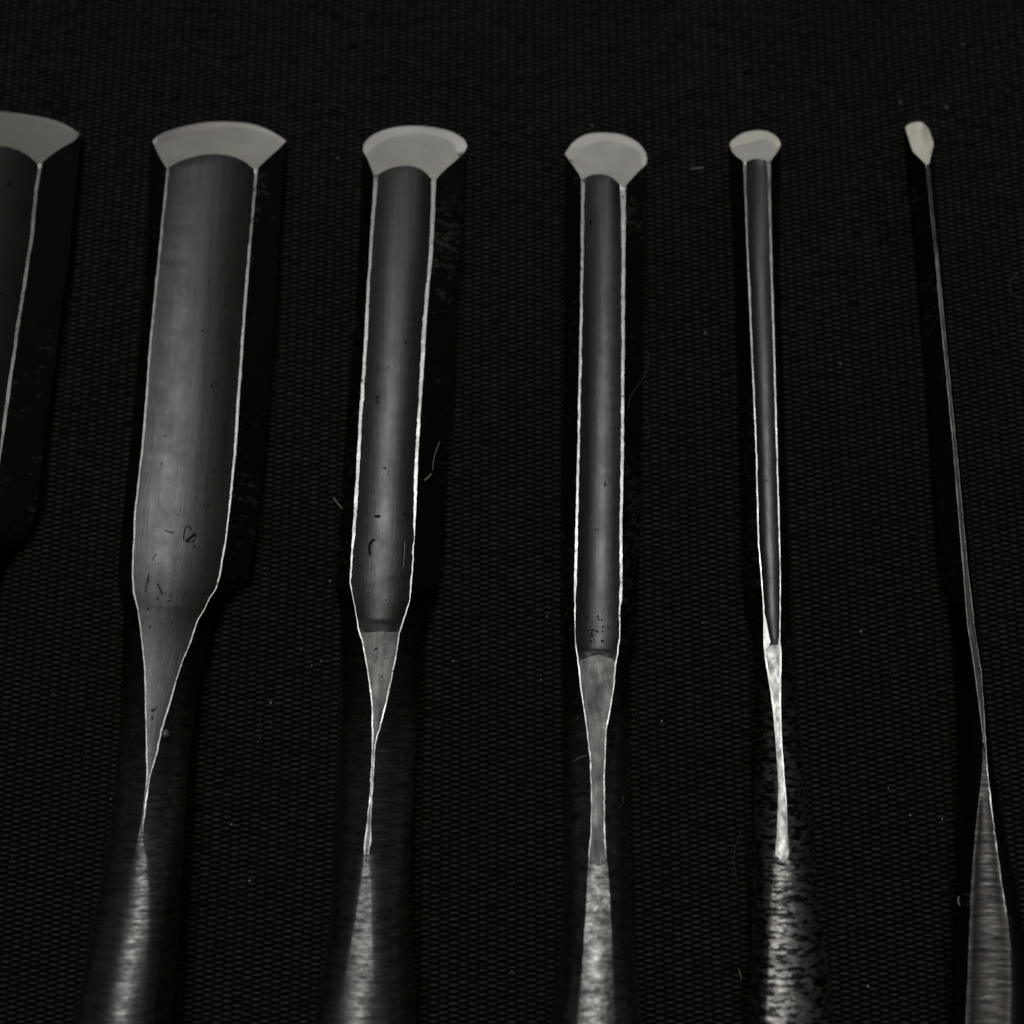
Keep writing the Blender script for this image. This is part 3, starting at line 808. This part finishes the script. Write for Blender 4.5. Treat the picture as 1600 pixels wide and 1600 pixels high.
# ------------------------------------------------------------------ lint, dust
def fibre(name, label, cat, pts, z0, r_mm, mat='lint', zs=None):
    P = smooth_path(pts, 6)
    zz = np.interp(np.linspace(0, 1, len(P)), np.linspace(0, 1, len(zs)), zs) if zs else np.full(len(P), z0)
    P3 = [at(p[0], p[1], z * MM) for p, z in zip(P, zz)]
    V, Fc = tube_geo(P3, r_mm * MM, 5)
    o = mesh_obj(name, V, Fc, M[mat])
    o['label'], o['category'], o['group'] = label, cat, 'bits of lint on the cloth and the tools'
    return o


L = 'lint_fibre'
fibre(L, 'short straight pale fibre on the cloth left of the slim flecked chisel tip', 'fibre', [(1078, 264), (1090, 263), (1100, 262)], 0.05, 0.07, 'lint')
fibre(L, 'fine curled hair on the cloth at the right edge of the photo', 'hair', [(1592, 425), (1581, 436), (1577, 450), (1584, 462), (1600, 466)], 0.1, 0.035, 'lint_dark')
fibre(L, 'wispy lint strand beside the right flank of the medium chipped chisel', 'fibre', [(687, 690), (681, 706), (677, 722), (676, 735)], 2.8, 0.05, 'lint')
fibre(L, 'curled pale lint flake at the lower end of the wispy strand by the medium chisel', 'fibre', [(663, 751), (669, 746), (674, 740)], 3.3, 0.10, 'lint')
fibre(L, 'small pale lint tuft on the cloth at the left flank of the medium chisel', 'fibre', [(521, 777), (529, 788), (536, 796), (540, 799)], 1.9, 0.08, 'lint')
fibre(L, 'faint kinked hair right of the hollow of the narrow chisel', 'hair', [(1013, 548), (1012, 575), (1000, 598), (985, 620), (982, 640)], 0.3, 0.03, 'lint_dark', zs=[0.3, 0.6, 2.0, 3.2, 3.5])
fibre(L, 'faint short hair lower on the right of the narrow chisel', 'hair', [(1008, 650), (1015, 668), (1011, 690)], 0.2, 0.025, 'lint_dark')
fibre(L, 'thin curled hair over the right side of the narrow chisel shank', 'hair', [(948, 1258), (960, 1262), (972, 1258), (974, 1243)], 5.0, 0.03, 'lint_dark', zs=[6.3, 5.4, 4.6, 4.3])
fibre(L, 'pale lint wisp on the left of the narrow chisel neck', 'fibre', [(896, 1190), (905, 1184), (917, 1180)], 5.0, 0.05, 'lint', zs=[4.2, 4.9, 5.7])
fibre(L, 'long fine hair on the cloth left of the flecked chisel shank', 'hair', [(1158, 1298), (1150, 1320), (1146, 1342), (1149, 1365), (1152, 1380)], 0.15, 0.03, 'lint_dark')
fibre(L, 'short pale hair near the bottom left of the flecked chisel shank', 'hair', [(1154, 1514), (1157, 1523), (1159, 1531)], 0.15, 0.05, 'lint')
fibre(L, 'bright lint bit at the left edge of the thinnest chisel shank', 'fibre', [(1498, 1400), (1497, 1408), (1500, 1415)], 4.2, 0.09, 'lint')
fibre(L, 'small lint loop on the filed face of the thinnest chisel shank', 'fibre', [(1503, 1399), (1510, 1396), (1517, 1404), (1514, 1410)], 6.0, 0.03, 'lint_dark', zs=[5.6, 6.4, 6.9, 6.8])
fibre(L, 'thin hair loop on the cloth right of the thinnest chisel shank', 'hair', [(1587, 1456), (1593, 1466), (1591, 1480), (1588, 1488)], 4.0, 0.03, 'lint_dark')
fibre(L, 'thin pale streak of lint on the cloth left of the thinnest chisel shoulder', 'fibre', [(1466, 853), (1468, 862), (1468, 870)], 0.7, 0.06, 'lint_dark')

# pale drop on the neck of the widest chisel
pd = at(258, 1146, 5.4 * MM)
bm = bmesh.new()
bmesh.ops.create_uvsphere(bm, u_segments=16, v_segments=10, radius=0.42 * MM)
for v in bm.verts:
    v.co.z *= 0.7
me = bpy.data.meshes.new('droplet')
bm.to_mesh(me)
bm.free()
me.polygons.foreach_set('use_smooth', [True] * len(me.polygons))
me.materials.append(M['drop'])
o = bpy.data.objects.new('droplet', me)
COL.objects.link(o)
o.location = pd
o['label'], o['category'] = 'tiny clear round drop clinging to the neck of the widest chisel', 'drop'

# dust specks: far too many to count
V, Fc = [], []
spots = [(1407, 160, .16), (1479, 168, .22), (925, 196, .16), (1102, 520, .14), (1313, 568, .13), (390, 1376, .2), (362, 1288, .14), (423, 1098, .15), (1117, 262, .0),
         (708, 1033, .12), (855, 963, .16), (1345, 987, .16), (1098, 973, .14), (1472, 1280, .14), (800, 1518, .12), (1356, 1541, .16), (140, 231, .1), (501, 283, .14), (528, 247, .13),
         (516, 908, .14), (502, 1033, .17), (487, 1040, .12), (845, 1062, .12), (1034, 1127, .13), (173, 1248, .1), (1388, 1232, .1), (1422, 1274, .14), (1505, 70, .12), (470, 1015, .08), (1040, 45, .1)]
for x, y, r in spots:
    if r:
        spots_p = at(x, y, 0.03 * MM)
        V0 = len(V)
        a, b_, c_ = (r * MM * random.uniform(0.8, 1.5) * 1.0 for _ in range(3))
        for dx, dy, dz in ((a, 0, 0), (-a, 0, 0), (0, b_, 0), (0, -b_, 0), (0, 0, c_), (0, 0, -c_)):
            V.append(spots_p + np.array([dx, dy, dz]))
        for f in ((0, 2, 4), (2, 1, 4), (1, 3, 4), (3, 0, 4), (2, 0, 5), (1, 2, 5), (3, 1, 5), (0, 3, 5)):
            Fc.append(tuple(V0 + i for i in f))
Vz, Fz = [], []
for _ in range(90):          # tiny hairs caught in the weave
    x, y = random.uniform(-10, 1610), random.uniform(-10, 1610)
    a, ln = random.uniform(0, 6.28), random.uniform(6, 20)
    cv = random.uniform(-0.9, 0.9)
    pp = [at(x, y, 0.05 * MM), at(x + ln / 2 * math.cos(a), y + ln / 2 * math.sin(a), 0.12 * MM), at(x + ln / 2 * (math.cos(a) + math.cos(a + cv)), y + ln / 2 * (math.sin(a) + math.sin(a + cv)), 0.05 * MM)]
    v_, f_ = tube_geo(smooth_path(pp, 3), random.uniform(0.012, 0.026) * MM, 4)
    V0 = len(Vz)
    Vz += v_
    Fz += [tuple(V0 + i for i in f) for f in f_]
for _ in range(420):
    x, y = random.uniform(-20, 1620), random.uniform(-20, 1620)
    r = 0.035 + 0.05 * random.random() ** 3
    p = at(x, y, 0.0)
    V0 = len(V)
    for dx, dy, dz in ((r, 0, 0), (-r, 0, 0), (0, r * .8, 0), (0, -r * .8, 0), (0, 0, r), (0, 0, -r)):
        V.append(p + np.array([dx, dy, dz]) * MM)
    for f in ((0, 2, 4), (2, 1, 4), (1, 3, 4), (3, 0, 4), (2, 0, 5), (1, 2, 5), (3, 1, 5), (0, 3, 5)):
        Fc.append(tuple(V0 + i for i in f))
o = mesh_obj('lint_fuzz', Vz, Fz, M['lint_dark'])
o['kind'] = 'stuff'
o['label'] = 'tiny hairs caught in the weave of the black cloth'
o = mesh_obj('dust', V, Fc, M['lint'])
o['kind'] = 'stuff'
o['label'] = 'pale dust specks scattered over the black cloth'
